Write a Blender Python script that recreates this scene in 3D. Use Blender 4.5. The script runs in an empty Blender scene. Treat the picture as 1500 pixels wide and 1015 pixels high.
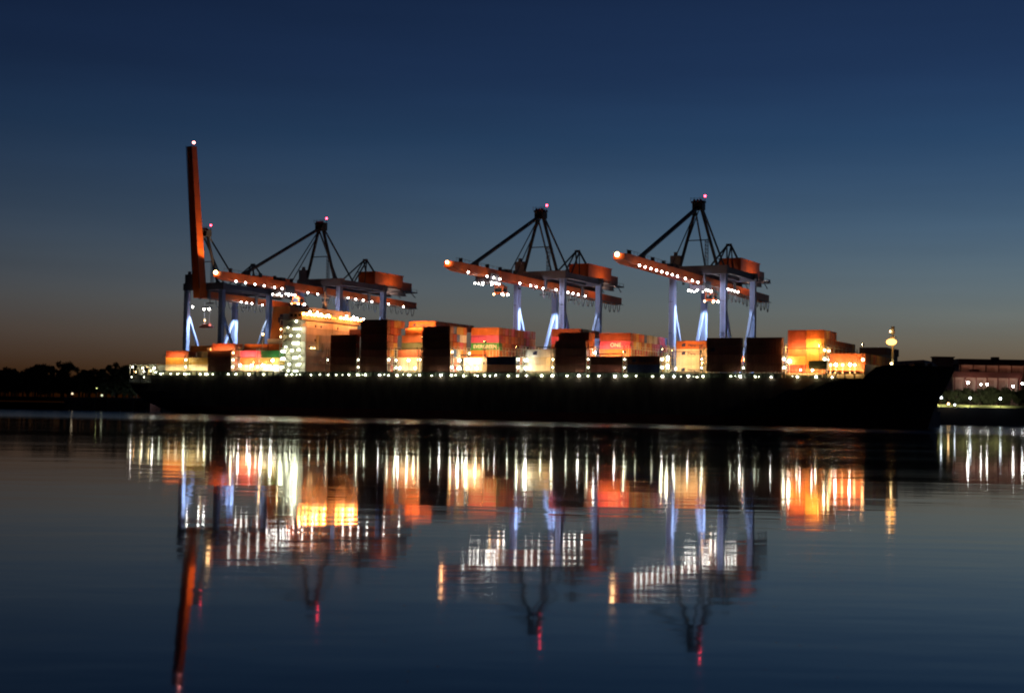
import bpy, bmesh, math, random
from mathutils import Vector, Matrix
R = math.radians
random.seed(7)
scn = bpy.context.scene
COL = scn.collection
PI = math.pi

# ------------------------------------------------------------------ frames
TH = R(28)                                   # the quay runs 28 degrees off the picture plane
U = Vector((math.cos(TH), -math.sin(TH), 0)) # along the quay, towards the bow
N = Vector((math.sin(TH), math.cos(TH), 0))  # landward
O = Vector((0, 513, 0))
def F(s, t, z=0.0): return O + U*s + N*t + Vector((0, 0, z))

# ------------------------------------------------------------------ materials
MATS = {}
def paint(name, col, rough=.55, metal=0.0, var=.25, rust=0.0, scale=.6, bump=0.0, rnd=0.0):
    if name in MATS: return MATS[name]
    m = bpy.data.materials.new(name); m.use_nodes = True; MATS[name] = m
    nt = m.node_tree; b = nt.nodes['Principled BSDF']; L = nt.links.new
    tc = nt.nodes.new('ShaderNodeTexCoord')
    mp = nt.nodes.new('ShaderNodeMapping'); mp.inputs['Scale'].default_value = (scale, scale, scale*.35)
    L(tc.outputs['Object'], mp.inputs['Vector'])
    no = nt.nodes.new('ShaderNodeTexNoise'); no.inputs['Scale'].default_value = 1.0; no.inputs['Detail'].default_value = 6
    L(mp.outputs['Vector'], no.inputs['Vector'])
    ra = nt.nodes.new('ShaderNodeMapRange'); ra.inputs['From Min'].default_value = .3; ra.inputs['From Max'].default_value = .7
    ra.inputs['To Min'].default_value = 1-var; ra.inputs['To Max'].default_value = 1+var*.4
    L(no.outputs['Fac'], ra.inputs['Value'])
    mx = nt.nodes.new('ShaderNodeMix'); mx.data_type = 'RGBA'; mx.blend_type = 'MULTIPLY'
    mx.inputs['Factor'].default_value = 1.0; mx.inputs['A'].default_value = (*col, 1)
    L(ra.outputs['Result'], mx.inputs['B'])
    out = mx.outputs['Result']
    if rnd:
        oi = nt.nodes.new('ShaderNodeObjectInfo'); hs = nt.nodes.new('ShaderNodeHueSaturation')
        r2 = nt.nodes.new('ShaderNodeMapRange'); r2.inputs['To Min'].default_value = 1-rnd; r2.inputs['To Max'].default_value = 1+rnd
        L(oi.outputs['Random'], r2.inputs['Value']); L(r2.outputs['Result'], hs.inputs['Value']); L(out, hs.inputs['Color']); out = hs.outputs['Color']
    if rust:
        n2 = nt.nodes.new('ShaderNodeTexNoise'); n2.inputs['Scale'].default_value = 3.0; n2.inputs['Detail'].default_value = 8
        L(mp.outputs['Vector'], n2.inputs['Vector'])
        r3 = nt.nodes.new('ShaderNodeMapRange'); r3.inputs['From Min'].default_value = .58; r3.inputs['From Max'].default_value = .72
        r3.inputs['To Max'].default_value = rust; L(n2.outputs['Fac'], r3.inputs['Value'])
        m2 = nt.nodes.new('ShaderNodeMix'); m2.data_type = 'RGBA'; L(r3.outputs['Result'], m2.inputs['Factor'])
        L(out, m2.inputs['A']); m2.inputs['B'].default_value = (.11, .045, .02, 1); out = m2.outputs['Result']
    L(out, b.inputs['Base Color'])
    b.inputs['Roughness'].default_value = rough; b.inputs['Metallic'].default_value = metal
    return m
def glow(name, col, st):
    if name in MATS: return MATS[name]
    m = bpy.data.materials.new(name); m.use_nodes = True; MATS[name] = m
    nt = m.node_tree; b = nt.nodes['Principled BSDF']
    b.inputs['Base Color'].default_value = (.05, .05, .05, 1)
    b.inputs['Emission Color'].default_value = (*col, 1); b.inputs['Emission Strength'].default_value = st
    return m

M_orange = paint('crane_orange', (.66, .11, .012), .45, rust=.25, scale=.25)
M_blue   = paint('crane_blue', (.30, .38, .64), .5, rust=.2, scale=.25)
M_grey   = paint('crane_grey', (.16, .15, .19), .6, rust=.2, scale=.25)
M_dark   = paint('dark_steel', (.035, .035, .045), .6)
M_cable  = paint('cable_black', (.30, .30, .32), .5)
M_white  = paint('ship_white', (.72, .68, .60), .5, rust=.25, scale=.3)
M_cream  = paint('ship_cream', (.52, .53, .42), .5, rust=.3, scale=.5)
M_funnel = paint('funnel_orange', (.62, .22, .06), .5, rust=.2, scale=.3)
M_hull   = paint('hull_black', (.16, .13, .085), .55, rust=.3, scale=.35, var=.5)
M_boot   = paint('hull_boot_red', (.34, .09, .05), .6, rust=.3, scale=.15)
M_deck   = paint('deck_green_grey', (.10, .12, .08), .7, rust=.4, scale=.4)
M_glassd = paint('window_dark', (.02, .025, .03), .15)
M_conc   = paint('quay_concrete', (.16, .145, .13), .85, scale=.15)
M_brick  = paint('quay_wall_red', (.12, .045, .035), .85, scale=.3)
M_rustbr = paint('gantry_red', (.17, .035, .022), .6, rust=.3, scale=.2)
M_bldg   = paint('building_grey', (.25, .23, .2), .8, scale=.1)
M_roofbr = paint('roof_brown', (.18, .09, .06), .8, scale=.1)

G_deck  = glow('lamp_fluorescent', (.95, 1.0, .72), 34)
G_cool  = glow('lamp_white', (1.0, .97, .88), 60)
G_day   = glow('lamp_daylight', (.82, .92, 1.0), 16)
G_warm  = glow('lamp_sodium', (1.0, .34, .07), 95)
G_bar   = glow('lamp_sodium_bar', (1.0, .27, .045), 115)
G_warm2 = glow('lamp_sodium_soft', (1.0, .55, .22), 40)
G_tip   = glow('lamp_boom_tip', (1.0, .60, .25), 16)
G_crane = glow('lamp_crane_flood', (1.0, .95, .86), 32)
G_tube  = glow('lamp_tube', (.96, 1.0, .72), 12)
G_soft  = glow('sodium_strip_fill', (1.0, .43, .15), 175)  # glow of the added strips that brighten the stacks
G_soft2 = glow('cream_strip_fill', (1.0, .74, .40), 34)
G_aft   = glow('sodium_panel_fill', (1.0, .50, .18), 170)  # glow of the added panels facing the container ends
G_red   = glow('lamp_beacon_red', (1.0, .04, .08), 20)
G_pink  = glow('lamp_beacon_pink', (1.0, .28, .25), 12)
G_yel   = glow('lamp_yellow', (1.0, .72, .32), 26)

CC = {  # container paints
 'orange': (.62, .17, .035), 'dark maroon': (.38, .15, .085), 'maroon': (.46, .15, .09), 'brown': (.30, .10, .045),
 'cream': (.68, .58, .38), 'white': (.74, .72, .64), 'pink': (.66, .09, .20), 'green': (.04, .26, .06),
 'dark green': (.07, .11, .065), 'navy': (.035, .05, .12), 'blue': (.05, .16, .42), 'yellow': (.70, .42, .08),
 'red': (.48, .055, .03), 'rust red': (.36, .085, .04), 'grey': (.30, .30, .29)}
for k, c in CC.items(): paint('container_'+k.replace(' ', '_'), c, .5, rust=.30, scale=.5, rnd=.22)
M_door = paint('container_door_gear', (.30, .28, .25), .5)

# ------------------------------------------------------------------ mesh collector
class MB:
    def __init__(s, off=(0, 0, 0)): s.v = []; s.f = []; s.m = []; s.off = Vector(off)
    def add(s, vs, fs, mi=0):
        n = len(s.v); s.v += [Vector(v)+s.off for v in vs]; s.f += [tuple(i+n for i in f) for f in fs]; s.m += [mi]*len(fs)
    def box(s, a, b, mi=0):
        x0, y0, z0 = a; x1, y1, z1 = b
        s.add([(x0,y0,z0),(x1,y0,z0),(x1,y1,z0),(x0,y1,z0),(x0,y0,z1),(x1,y0,z1),(x1,y1,z1),(x0,y1,z1)],
              [(0,3,2,1),(4,5,6,7),(0,1,5,4),(1,2,6,5),(2,3,7,6),(3,0,4,7)], mi)
    def beam(s, a, b, w, h=None, mi=0, w2=None, h2=None):
        a = Vector(a); b = Vector(b); h = h or w; w2 = w2 or w; h2 = h2 or h
        d = (b-a).normalized(); up = Vector((0,0,1)) if abs(d.z) < .95 else Vector((0,1,0))
        x = d.cross(up).normalized(); y = x.cross(d).normalized(); vs = []
        for p, ww, hh in ((a, w, h), (b, w2, h2)):
            for i, j in ((-1,-1),(1,-1),(1,1),(-1,1)): vs.append(p + x*(i*ww/2) + y*(j*hh/2))
        s.add(vs, [(0,1,2,3),(7,6,5,4),(0,4,5,1),(1,5,6,2),(2,6,7,3),(3,7,4,0)], mi)
    def tube(s, pts, r, n=6, mi=0):
        pts = [Vector(p) for p in pts]; vs = []; fs = []
        for k, p in enumerate(pts):
            d = (pts[min(k+1, len(pts)-1)] - pts[max(k-1, 0)]).normalized()
            up = Vector((0,0,1)) if abs(d.z) < .95 else Vector((0,1,0))
            x = d.cross(up).normalized(); y = x.cross(d).normalized()
            for i in range(n): vs.append(p + x*(r*math.cos(2*PI*i/n)) + y*(r*math.sin(2*PI*i/n)))
        for k in range(len(pts)-1):
            for i in range(n): fs.append((k*n+i, k*n+(i+1)%n, (k+1)*n+(i+1)%n, (k+1)*n+i))
        fs.append(tuple(range(n-1, -1, -1))); fs.append(tuple((len(pts)-1)*n+i for i in range(n)))
        s.add(vs, fs, mi)
    def ball(s, c, r, mi=0, sq=1.0, n=8, m=6):
        c = Vector(c); vs = [c+Vector((0,0,r*sq))]; fs = []
        for j in range(1, m):
            a = PI*j/m
            for i in range(n): vs.append(c+Vector((r*math.sin(a)*math.cos(2*PI*i/n), r*math.sin(a)*math.sin(2*PI*i/n), r*sq*math.cos(a))))
        vs.append(c-Vector((0,0,r*sq)))
        for i in range(n): fs.append((0, 1+i, 1+(i+1)%n)); fs.append((len(vs)-1, 1+(m-2)*n+(i+1)%n, 1+(m-2)*n+i))
        for j in range(m-2):
            for i in range(n): fs.append((1+j*n+i, 1+(j+1)*n+i, 1+(j+1)*n+(i+1)%n, 1+j*n+(i+1)%n))
        s.add(vs, fs, mi)
    def mesh(s, name, mats):
        me = bpy.data.meshes.new(name); me.from_pydata(s.v, [], s.f)
        for m in (mats if isinstance(mats, (list, tuple)) else [mats]): me.materials.append(m)
        me.polygons.foreach_set('material_index', s.m); me.update(); return me
    def build(s, name, mats, parent=None):
        o = bpy.data.objects.new(name, s.mesh(name, mats)); COL.objects.link(o)
        if parent: o.parent = parent
        return o
def tag(o, label=None, cat=None, group=None, kind=None):
    if label: o['label'] = label
    if cat: o['category'] = cat
    if group: o['group'] = group
    if kind: o['kind'] = kind
    return o
def empty(name, loc, rz=-TH):
    o = bpy.data.objects.new(name, None); COL.objects.link(o); o.location = loc; o.rotation_euler = (0, 0, rz); o.empty_display_size = .5
    return o
def place(o, s, t, z): o.location = F(s, t, z); o.rotation_euler = (0, 0, -TH); return o
_balls = {}
def lamp(name, p, r, mat, parent, sq=1.0):
    k = (round(r, 2), mat.name, sq)
    if k not in _balls:
        mb = MB(); mb.ball((0,0,0), r, sq=sq); _balls[k] = mb.mesh(name, mat)
        for poly in _balls[k].polygons: poly.use_smooth = True
    o = bpy.data.objects.new(name, _balls[k]); COL.objects.link(o); o.location = p; o.parent = parent
    return o
def text_mesh(body, size, mat, name='lettering'):
    cu = bpy.data.curves.new(name, 'FONT'); cu.body = body; cu.size = size; cu.align_x = 'CENTER'; cu.align_y = 'CENTER'; cu.extrude = .01; cu.offset = .02
    o = bpy.data.objects.new(name, cu); COL.objects.link(o)
    dg = bpy.context.evaluated_depsgraph_get(); me = bpy.data.meshes.new_from_object(o.evaluated_get(dg)); bpy.data.objects.remove(o)
    me.materials.clear(); me.materials.append(mat)
    n = bpy.data.objects.new(name, me); COL.objects.link(n); return n

# ------------------------------------------------------------------ sky
w = bpy.data.worlds.new("World"); scn.world = w; w.use_nodes = True
nt = w.node_tree; bg = nt.nodes['Background']; L = nt.links.new
sky = nt.nodes.new('ShaderNodeTexSky'); sky.sky_type = 'NISHITA'; sky.sun_disc = False
sky.sun_elevation = R(-4.0); sky.sun_rotation = R(30); sky.air_density = 1; sky.dust_density = 1; sky.ozone_density = 3
tc = nt.nodes.new('ShaderNodeTexCoord'); sx = nt.nodes.new('ShaderNodeSeparateXYZ'); L(tc.outputs['Generated'], sx.inputs[0])
cr = nt.nodes.new('ShaderNodeValToRGB'); L(sx.outputs['Z'], cr.inputs[0])
el = cr.color_ramp.elements
el[0].position = 0.0; el[0].color = (1.6, 2.1, 3.6, 1); el[1].position = .30; el[1].color = (.64, .92, .86, 1)
for p, c in ((.03, (2.2, 2.5, 3.0)), (.05, (2.6, 2.7, 2.5)), (.07, (2.75, 2.85, 2.3)), (.10, (2.35, 2.5, 1.9)), (.137, (1.75, 2.1, 1.65)), (.19, (.93, 1.45, 1.28)), (.235, (.74, 1.10, 1.05))):
    e = el.new(p); e.color = (*c, 1)
mx = nt.nodes.new('ShaderNodeMix'); mx.data_type = 'RGBA'; mx.blend_type = 'MULTIPLY'; mx.inputs['Factor'].default_value = 1
L(sky.outputs[0], mx.inputs['A']); L(cr.outputs[0], mx.inputs['B']); L(mx.outputs['Result'], bg.inputs['Color'])
vm = nt.nodes.new('ShaderNodeMapping'); vm.inputs['Scale'].default_value = (2.2, 2.2, 26); L(tc.outputs['Generated'], vm.inputs[0])
vn = nt.nodes.new('ShaderNodeTexNoise'); vn.inputs['Scale'].default_value = 1.3; vn.inputs['Detail'].default_value = 4; L(vm.outputs[0], vn.inputs['Vector'])
vr = nt.nodes.new('ShaderNodeMapRange'); vr.inputs['From Min'].default_value = .3; vr.inputs['From Max'].default_value = .7
vr.inputs['To Min'].default_value = .775; vr.inputs['To Max'].default_value = .865; L(vn.outputs['Fac'], vr.inputs['Value'])
L(vr.outputs['Result'], bg.inputs['Strength'])

# ------------------------------------------------------------------ water and ground
def sheet(name, pts, mat, kind='structure'):
    me = bpy.data.meshes.new(name); me.from_pydata([Vector(p) for p in pts], [], [tuple(range(len(pts)))]); me.materials.append(mat)
    o = bpy.data.objects.new(name, me); COL.objects.link(o); o['kind'] = kind; return o
mw = bpy.data.materials.new('harbour_water'); mw.use_nodes = True
nt = mw.node_tree; b = nt.nodes['Principled BSDF']; L = nt.links.new
b.inputs['Base Color'].default_value = (.004, .008, .012, 1); b.inputs['IOR'].default_value = 1.34
tc = nt.nodes.new('ShaderNodeTexCoord'); sx = nt.nodes.new('ShaderNodeSeparateXYZ'); L(tc.outputs['Object'], sx.inputs[0])
band = nt.nodes.new('ShaderNodeMapRange'); band.interpolation_type = 'SMOOTHSTEP'   # wind-ruffled water out in the basin
band.inputs['From Min'].default_value = 330; band.inputs['From Max'].default_value = 395
band.inputs['To Min'].default_value = 0; band.inputs['To Max'].default_value = 1
pn = nt.nodes.new('ShaderNodeTexNoise'); pn.inputs['Scale'].default_value = 1; pn.inputs['Detail'].default_value = 3
pm = nt.nodes.new('ShaderNodeMapping'); pm.inputs['Scale'].default_value = (.004, .05, 1); L(tc.outputs['Object'], pm.inputs[0]); L(pm.outputs[0], pn.inputs['Vector'])
pa = nt.nodes.new('ShaderNodeMath'); pa.operation = 'MULTIPLY_ADD'; pa.inputs[1].default_value = 60
L(pn.outputs['Fac'], pa.inputs[0]); L(sx.outputs['Y'], pa.inputs[2]); L(pa.outputs[0], band.inputs['Value'])
streak = nt.nodes.new('ShaderNodeMapRange'); streak.inputs['From Min'].default_value = .42; streak.inputs['From Max'].default_value = .72
streak.inputs['To Min'].default_value = .04; streak.inputs['To Max'].default_value = .075; L(pn.outputs['Fac'], streak.inputs['Value'])
rm = nt.nodes.new('ShaderNodeMix'); rm.data_type = 'FLOAT'; L(band.outputs[0], rm.inputs[0]); L(streak.outputs[0], rm.inputs[2]); rm.inputs[3].default_value = .16
L(rm.outputs[0], b.inputs['Roughness'])
def wav(scale, detail, dist, strength, prev=None):
    m_ = nt.nodes.new('ShaderNodeMapping'); m_.inputs['Scale'].default_value = scale; L(tc.outputs['Object'], m_.inputs[0])
    n_ = nt.nodes.new('ShaderNodeTexNoise'); n_.inputs['Scale'].default_value = 1; n_.inputs['Detail'].default_value = detail; L(m_.outputs[0], n_.inputs['Vector'])
    bu = nt.nodes.new('ShaderNodeBump'); bu.inputs['Strength'].default_value = strength; bu.inputs['Distance'].default_value = dist
    L(n_.outputs['Fac'], bu.inputs['Height'])
    if prev: L(prev.outputs[0], bu.inputs['Normal'])
    return bu
b1 = wav((.22, .45, 1), 2, .008, 1.0)
b2 = wav((.03, .14, 1), 3, .02, 1.0, b1)
L(b2.outputs[0], b.inputs['Normal'])
water = sheet('water', [(-9000,-200,0),(9000,-200,0),(9000,9000,0),(-9000,9000,0)], mw)

mg = paint('ground_earth', (.05, .045, .03), .9, scale=.02)
mgr = paint('grass_bank', (.16, .17, .06), .9, scale=.4)
def ground():
    mb = MB()
    q = [F(-258, 60), F(125, 60), F(100, 250)]
    top = [(-7000,705,6.2),(-262,705,6.2)] + [(p.x,p.y,5.9) for p in q] + [(190,708,9),(7000,708,9),(7000,8800,9),(-7000,8800,6.2)]
    mb.add(top, [tuple(range(len(top)))])
    toe = [(-7000,690,-2),(-262,690,-2)]
    mb.add([top[0], top[1], toe[1], toe[0]], [(0,3,2,1)])
    mb.add([(185,708,9),(7000,708,9),(7000,685,-2),(175,685,-2)], [(0,3,2,1)])
    mb.add([top[4],top[5],(175,685,-2),(*F(126,60).xy,-2)], [(0,1,2,3)])
    o = mb.build('ground', mg); o['kind'] = 'structure'
    mb = MB(); mb.add([(188,713,9.0),(900,713,9.0),(900,716,10.3),(188,716,10.3),(900,730,10.4),(188,730,10.4)],[(0,1,2,3),(3,2,4,5)]); o = mb.build('grass_verge', mgr); o['kind'] = 'structure'
    mb = MB()
    mb.box((-262, 45.5, -3), (128, 130, 6), 0)
    for k in range(39): mb.box((-260+10*k, 44.9, 1), (-259.2+10*k, 45.5, 5.5), 1)
    for t in (48.6, 83.2):
        for d in (-.4, .4): mb.box((-260, t+d-.06, 6), (126, t+d+.06, 6.14), 1)
    o = mb.build('quay', [M_conc, M_dark]); place(o, 0, 0, 0); o['kind'] = 'structure'
ground()

# ------------------------------------------------------------------ containers
H1 = 2.9; WID = 2.44; BASE = 17.5
def container_mesh(Lc):
    mb = MB(); x1 = Lc; z1 = H1-.06; n = int(Lc/.56)
    # corrugated long sides between corner posts
    for side in (0, 1):
        pts = []
        for i in range(n+1):
            x = .25+(x1-.5)*i/n; d = .05 if i % 2 else 0
            pts.append((x, d if side == 0 else WID-d))
        vs = [(x, y, .16) for x, y in pts]+[(x, y, z1-.12) for x, y in pts]; k = len(pts)
        fs = [(i, i+1, k+i+1, k+i) if side == 0 else (i+1, i, k+i, k+i+1) for i in range(k-1)]
        mb.add(vs, fs)
    for x in (0, x1-.25):
        for y in (0, WID-.16): mb.box((x, y, 0), (x+.25, y+.16, z1))
    for y in (-.01, WID-.11): mb.box((.25, y, 0), (x1-.25, y+.12, .16)); mb.box((.25, y, z1-.12), (x1-.25, y+.12, z1+.003))
    mb.box((.05, .16, z1-.06), (x1-.05, WID-.16, z1-.02)); mb.box((.05, .16, .05), (x1-.05, WID-.16, .1))
    mb.box((.08, .16, .12), (.12, WID-.16, z1-.1))
    # door end towards the bow
    mb.box((x1-.14, .16, .14), (x1-.09, WID/2-.02, z1-.12)); mb.box((x1-.14, WID/2+.02, .14), (x1-.09, WID-.16, z1-.12))
    for y in (.5, .95, 1.5, 1.95): mb.tube([(x1-.04, y, .1), (x1-.04, y, z1-.1)], .035, 5, 1)
    for y in (.5, 1.5): mb.box((x1-.06, y-.02, 1.0), (x1-.02, y+.45, 1.07), 1)
    return mb.mesh('container', [M_door, M_door])
CM = {40: container_mesh(12.19), 20: container_mesh(6.06)}
ORD = ['first','second','third','fourth','fifth','sixth','seventh','eighth','ninth','tenth','eleventh','twelfth','thirteenth','fourteenth','fifteenth','sixteenth','seventeenth']
GROUP = 'shipping containers stacked on the deck'
boxes = {}
def container(s, row, tier, col, bay, size=40, dz=0, where=None):
    o = bpy.data.objects.new('shipping_container', CM[size]); COL.objects.link(o)
    j = .05*math.sin(row*3.1+tier*1.7+s)
    place(o, s+j, .3+2.52*row, BASE+H1*tier+dz)
    o.material_slots[0].link = 'OBJECT'; o.material_slots[0].material = MATS['container_'+col.replace(' ', '_')]
    rw = 'water-side row' if row == 0 else ORD[row]+' row'
    tag(o, where or f"{col} container, {ORD[tier]} tier, {rw}, {bay}", 'container', GROUP)
    boxes[(round(s), row, tier)] = o
    return o
NR = 17
def prof(*runs):   # (count, height) runs of rows from the water side
    h = []
    for n, k in runs: h += [k]*n
    return (h+[runs[-1][1]]*NR)[:NR]
# name, start, heights per row, colours from the bottom tier up for near faces, palette for far rows
BAYS = [
 ('aftmost bay', -168.0, prof((1,0),(6,3),(10,4)), ['cream','yellow','rust red','orange'], ['orange','rust red','brown']),
 ('second bay from the stern', -155.4, prof((1,0),(2,2),(14,3)), ['cream','yellow','cream'], ['orange','cream','brown']),
 ('third bay from the stern', -143.0, prof((1,3),(3,4),(13,4)), ['dark maroon','dark maroon','dark maroon','rust red'], ['rust red','orange','brown']),
 ('fourth bay from the stern', -130.2, prof((2,0),(1,3),(14,4)), ['cream','orange','pink','orange'], ['orange','pink','red']),
 ('bay beside the funnel', -117.6, prof((1,0),(2,3),(0,0),(1,4),(13,0)), ['white','yellow','green','orange'], ['orange','yellow','green']),
 ('first bay forward of the bridge', -81.2, prof((5,5),(12,6)), ['dark maroon','dark maroon','dark maroon','brown','brown','rust red'], ['rust red','brown','orange']),
 ('second bay forward of the bridge', -67.0, prof((11,7),(3,6),(3,6)), ['dark maroon','dark maroon','maroon','dark maroon','maroon','brown','dark maroon'], ['rust red','orange','blue','brown','yellow','red']),
 ('third bay forward of the bridge', -52.9, prof((2,0),(1,3),(1,5),(1,6),(12,7)), ['cream','cream','brown','dark green','brown','orange','orange'], ['rust red','brown']),
 ('fourth bay forward of the bridge', -38.8, prof((8,6),(9,6)), ['dark maroon','dark maroon','dark maroon','brown','brown','dark maroon'], ['orange','pink','yellow','red','white','blue']),
 ('fifth bay forward of the bridge', -24.7, prof((3,0),(2,2),(12,6)), ['cream','white','orange','green','pink','orange'], ['orange','pink','red','rust red']),
 ('sixth bay forward of the bridge', -10.7, prof((3,2),(14,2)), ['dark maroon','navy'], ['cream','orange','white']),
 ('seventh bay forward of the bridge', 3.4, prof((2,0),(8,3),(7,6)), ['cream','cream','white','rust red','pink','rust red'], ['cream','pink','rust red']),
 ('eighth bay forward of the bridge', 17.5, prof((1,4),(16,5)), ['dark maroon','maroon','dark maroon','dark maroon','maroon'], ['orange','yellow','rust red']),
 ('seventh bay from the bow', 31.6, prof((3,2),(14,5)), ['maroon','brown','orange','pink','rust red'], ['orange','pink','yellow','red','cream','blue','pink']),
 ('sixth bay from the bow', 45.8, prof((4,2),(13,2)), ['navy','brown'], ['yellow','cream','white']),
 ('fifth bay from the bow', 60.3, prof((4,0),(13,4)), ['cream','cream','cream','orange'], ['orange','cream']),
 ('fourth bay from the bow', 75.2, prof((17,4),), ['dark maroon','dark maroon','maroon','dark maroon'], ['orange','yellow','red']),
 ('third bay from the bow', 89.3, prof((17,4),), ['dark maroon','dark maroon','dark maroon','dark maroon'], ['orange','yellow','red']),
 ('second bay from the bow', 102.9, prof((1,0),(6,5),(10,4)), ['cream','yellow','orange','yellow','orange'], ['orange','yellow','orange']),
 ('foremost bay', 116.0, prof((2,0),(15,2)), ['orange','orange','orange'], ['orange','yellow']),
]
rc = random.Random(11)
for bi, (bn, s0, h, cols, pal) in enumerate(BAYS):
    nxt = BAYS[bi+1] if bi+1 < len(BAYS) and BAYS[bi+1][1]-s0 < 20 else None
    small = bn in ('second bay from the bow',)
    for r in range(NR):
        for k in range(h[r]):
            near = max(h[:r] or [0]) <= k
            bow = (nxt is None and bi in (4, len(BAYS)-1)) or (nxt is not None and max(nxt[2][:r+1]) <= k)
            # a stack further over is only seen round the corner for so many rows
            if not (near or bow): continue
            if h[r] == 0: continue
            if near: c = cols[k % len(cols)]
            else: c = rc.choice(pal)
            dz = .4 if bn in ('fourth bay from the bow', 'third bay from the bow', 'foremost bay') else 0
            if bn == 'foremost bay': dz = .9
            if small:
                for q in (0, 1):
                    c2 = c if near and rc.random() < .6 else rc.choice(['orange','yellow','orange','rust red'])
                    rw = 'water-side row' if r == 0 else ORD[r]+' row'
                    container(s0+6.3*q, r, k, c2, bn, 20, dz, where=f"short {c2} container, {'aft' if q == 0 else 'forward'} half, {ORD[k]} tier, {rw}, {bn}")
            else: container(s0, r, k, c, bn, 40, dz)
container(110.8, 0, 0, 'dark green', '', 20, 1.3, where='single short dark green container near the bow in front of the bright orange stacks')

# writing and emblems on the lit sides
M_ltr = paint('letter_white', (.8, .8, .76), .6); M_ltd = paint('letter_dark', (.03, .03, .08), .6)
def write(box, body, size, x, z, mat):
    if box is None: return
    t = text_mesh(body, size, mat); t.parent = box; t.location = (x, -.035, z); t.rotation_euler = (PI/2, 0, 0)
def emblem(box, x, z, s=1.0):
    if box is None: return
    mb = MB(); mb.box((x-s*.7, -.04, z-s*.45), (x+s*.7, -.02, z+s*.45)); mb.box((x-s*.25, -.045, z+s*.45), (x+s*.8, -.02, z+s*.75))
    mb.build('emblem', M_ltd, box)
def near_of(s, k):
    for r in range(NR):
        if (round(s), r, k) in boxes: return boxes[(round(s), r, k)]
write(near_of(-24.7, 3), 'EVERGREEN', 1.9, 6.1, 1.4, M_ltr)
write(near_of(31.6, 3), 'ONE', 2.0, 6.3, 1.4, M_ltr)
for s, k in ((60.3, 3), (60.3, 2), (60.3, 0), (45.8, 1), (-52.9, 6)):
    bx = near_of(s, k); emblem(bx, 2.6, 1.3); write(bx, 'Hapag-Lloyd', 1.15, 7.2, 1.35, M_ltd)
emblem(near_of(3.4, 2), 3.4, 1.3, 1.2); emblem(near_of(75.2, 2), 2.2, 1.6)

# ------------------------------------------------------------------ the ship
ship = empty('container_ship', F(0, 0, 0)); tag(ship, 'long black-hulled container ship moored in front of the cranes', 'ship')
def lerp(a, b, t): return a+(b-a)*t
def hull():
    ZL = [-4, 0, 1.4, 3.2, 6, 9, 12, 14.6, None]
    SE = {-4: 143, 0: 145, 1.4: 145.4, 3.2: 146, 6: 147, 9: 148.4, 12: 150, 14.6: 151.3}
    SS = {-4: -166, 0: -170, 1.4: -176, 3.2: -181, 6: -185, 9: -186.2, 12: -186.3, 14.6: -186.4}
    N_ = 80; rings = []
    for zi, z in enumerate(ZL):
        ring = []
        for i in range(N_+1):
            v = i/N_
            zz = z if z is not None else 14.6
            sa, sb = SS[zz], SE[zz]
            if z is None: sa, sb = -186.5, 154.0
            s = lerp(sa, sb, v)
            dz = 15.9 if s < 128.9 else (20.3 if s > 133.3 else lerp(15.9, 20.3, (s-128.9)/4.4))
            zt = dz if z is None else z
            hgt = max(0, min(1, (zt+4)/20))
            ent = lerp(85, 30, hgt**1.3)              # bow entry length
            x = max(0, (s-(sb-ent))/ent)
            wb = (1-x**lerp(1.7, 2.6, hgt)) if x > 0 else 1
            run = lerp(60, 8, min(1, hgt*1.25)); y = max(0, ((sa+run)-s)/run)
            ws = 1-(y**2)*lerp(.85, .06, min(1, hgt*1.3)) if y > 0 else 1
            hb = 21.4*max(.012, wb)*ws
            if z is not None and z == 14.6 and s > 128.9: hb = hb
            ring.append((s, hb, zt))
        rings.append(ring)
    mb = MB()
    for side in (-1, 1):
        vs = [(s, 21.4+side*hb, z) for ring in rings for (s, hb, z) in ring]
        for k in range(len(rings)-1):
            mi = 1 if k < 3 else 0
            fs = []
            for i in range(N_):
                a, b_ = k*(N_+1)+i, k*(N_+1)+i+1; c, d = (k+1)*(N_+1)+i+1, (k+1)*(N_+1)+i
                fs.append((a, b_, c, d) if side < 0 else (b_, a, d, c))
            mb.add(vs, fs, mi)
    # transom and stem plates
    for idx in (0, N_):
        for k in range(len(rings)-1):
            s, h0, z0 = rings[k][idx]; s1, h1, z1 = rings[k+1][idx]
            f = (0,1,2,3) if idx == 0 else (3,2,1,0)
            mb.add([(s,21.4+h0,z0),(s,21.4-h0,z0),(s1,21.4-h1,z1),(s1,21.4+h1,z1)], [f], 1 if k < 3 else 0)
    mb.build('hull', [M_hull, M_boot], ship)
    top = rings[-1]; mb = MB()
    for i in range(N_):
        s, h0, z0 = top[i]; s1, h1, z1 = top[i+1]
        mb.add([(s,21.45-h0,z0-.35),(s1,21.45-h1,z1-.35),(s1,21.35+h1,z1-.35),(s,21.35+h0,z0-.35)], [(0,1,2,3)])
    mb.build('deck', M_deck, ship)
hull()
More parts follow.
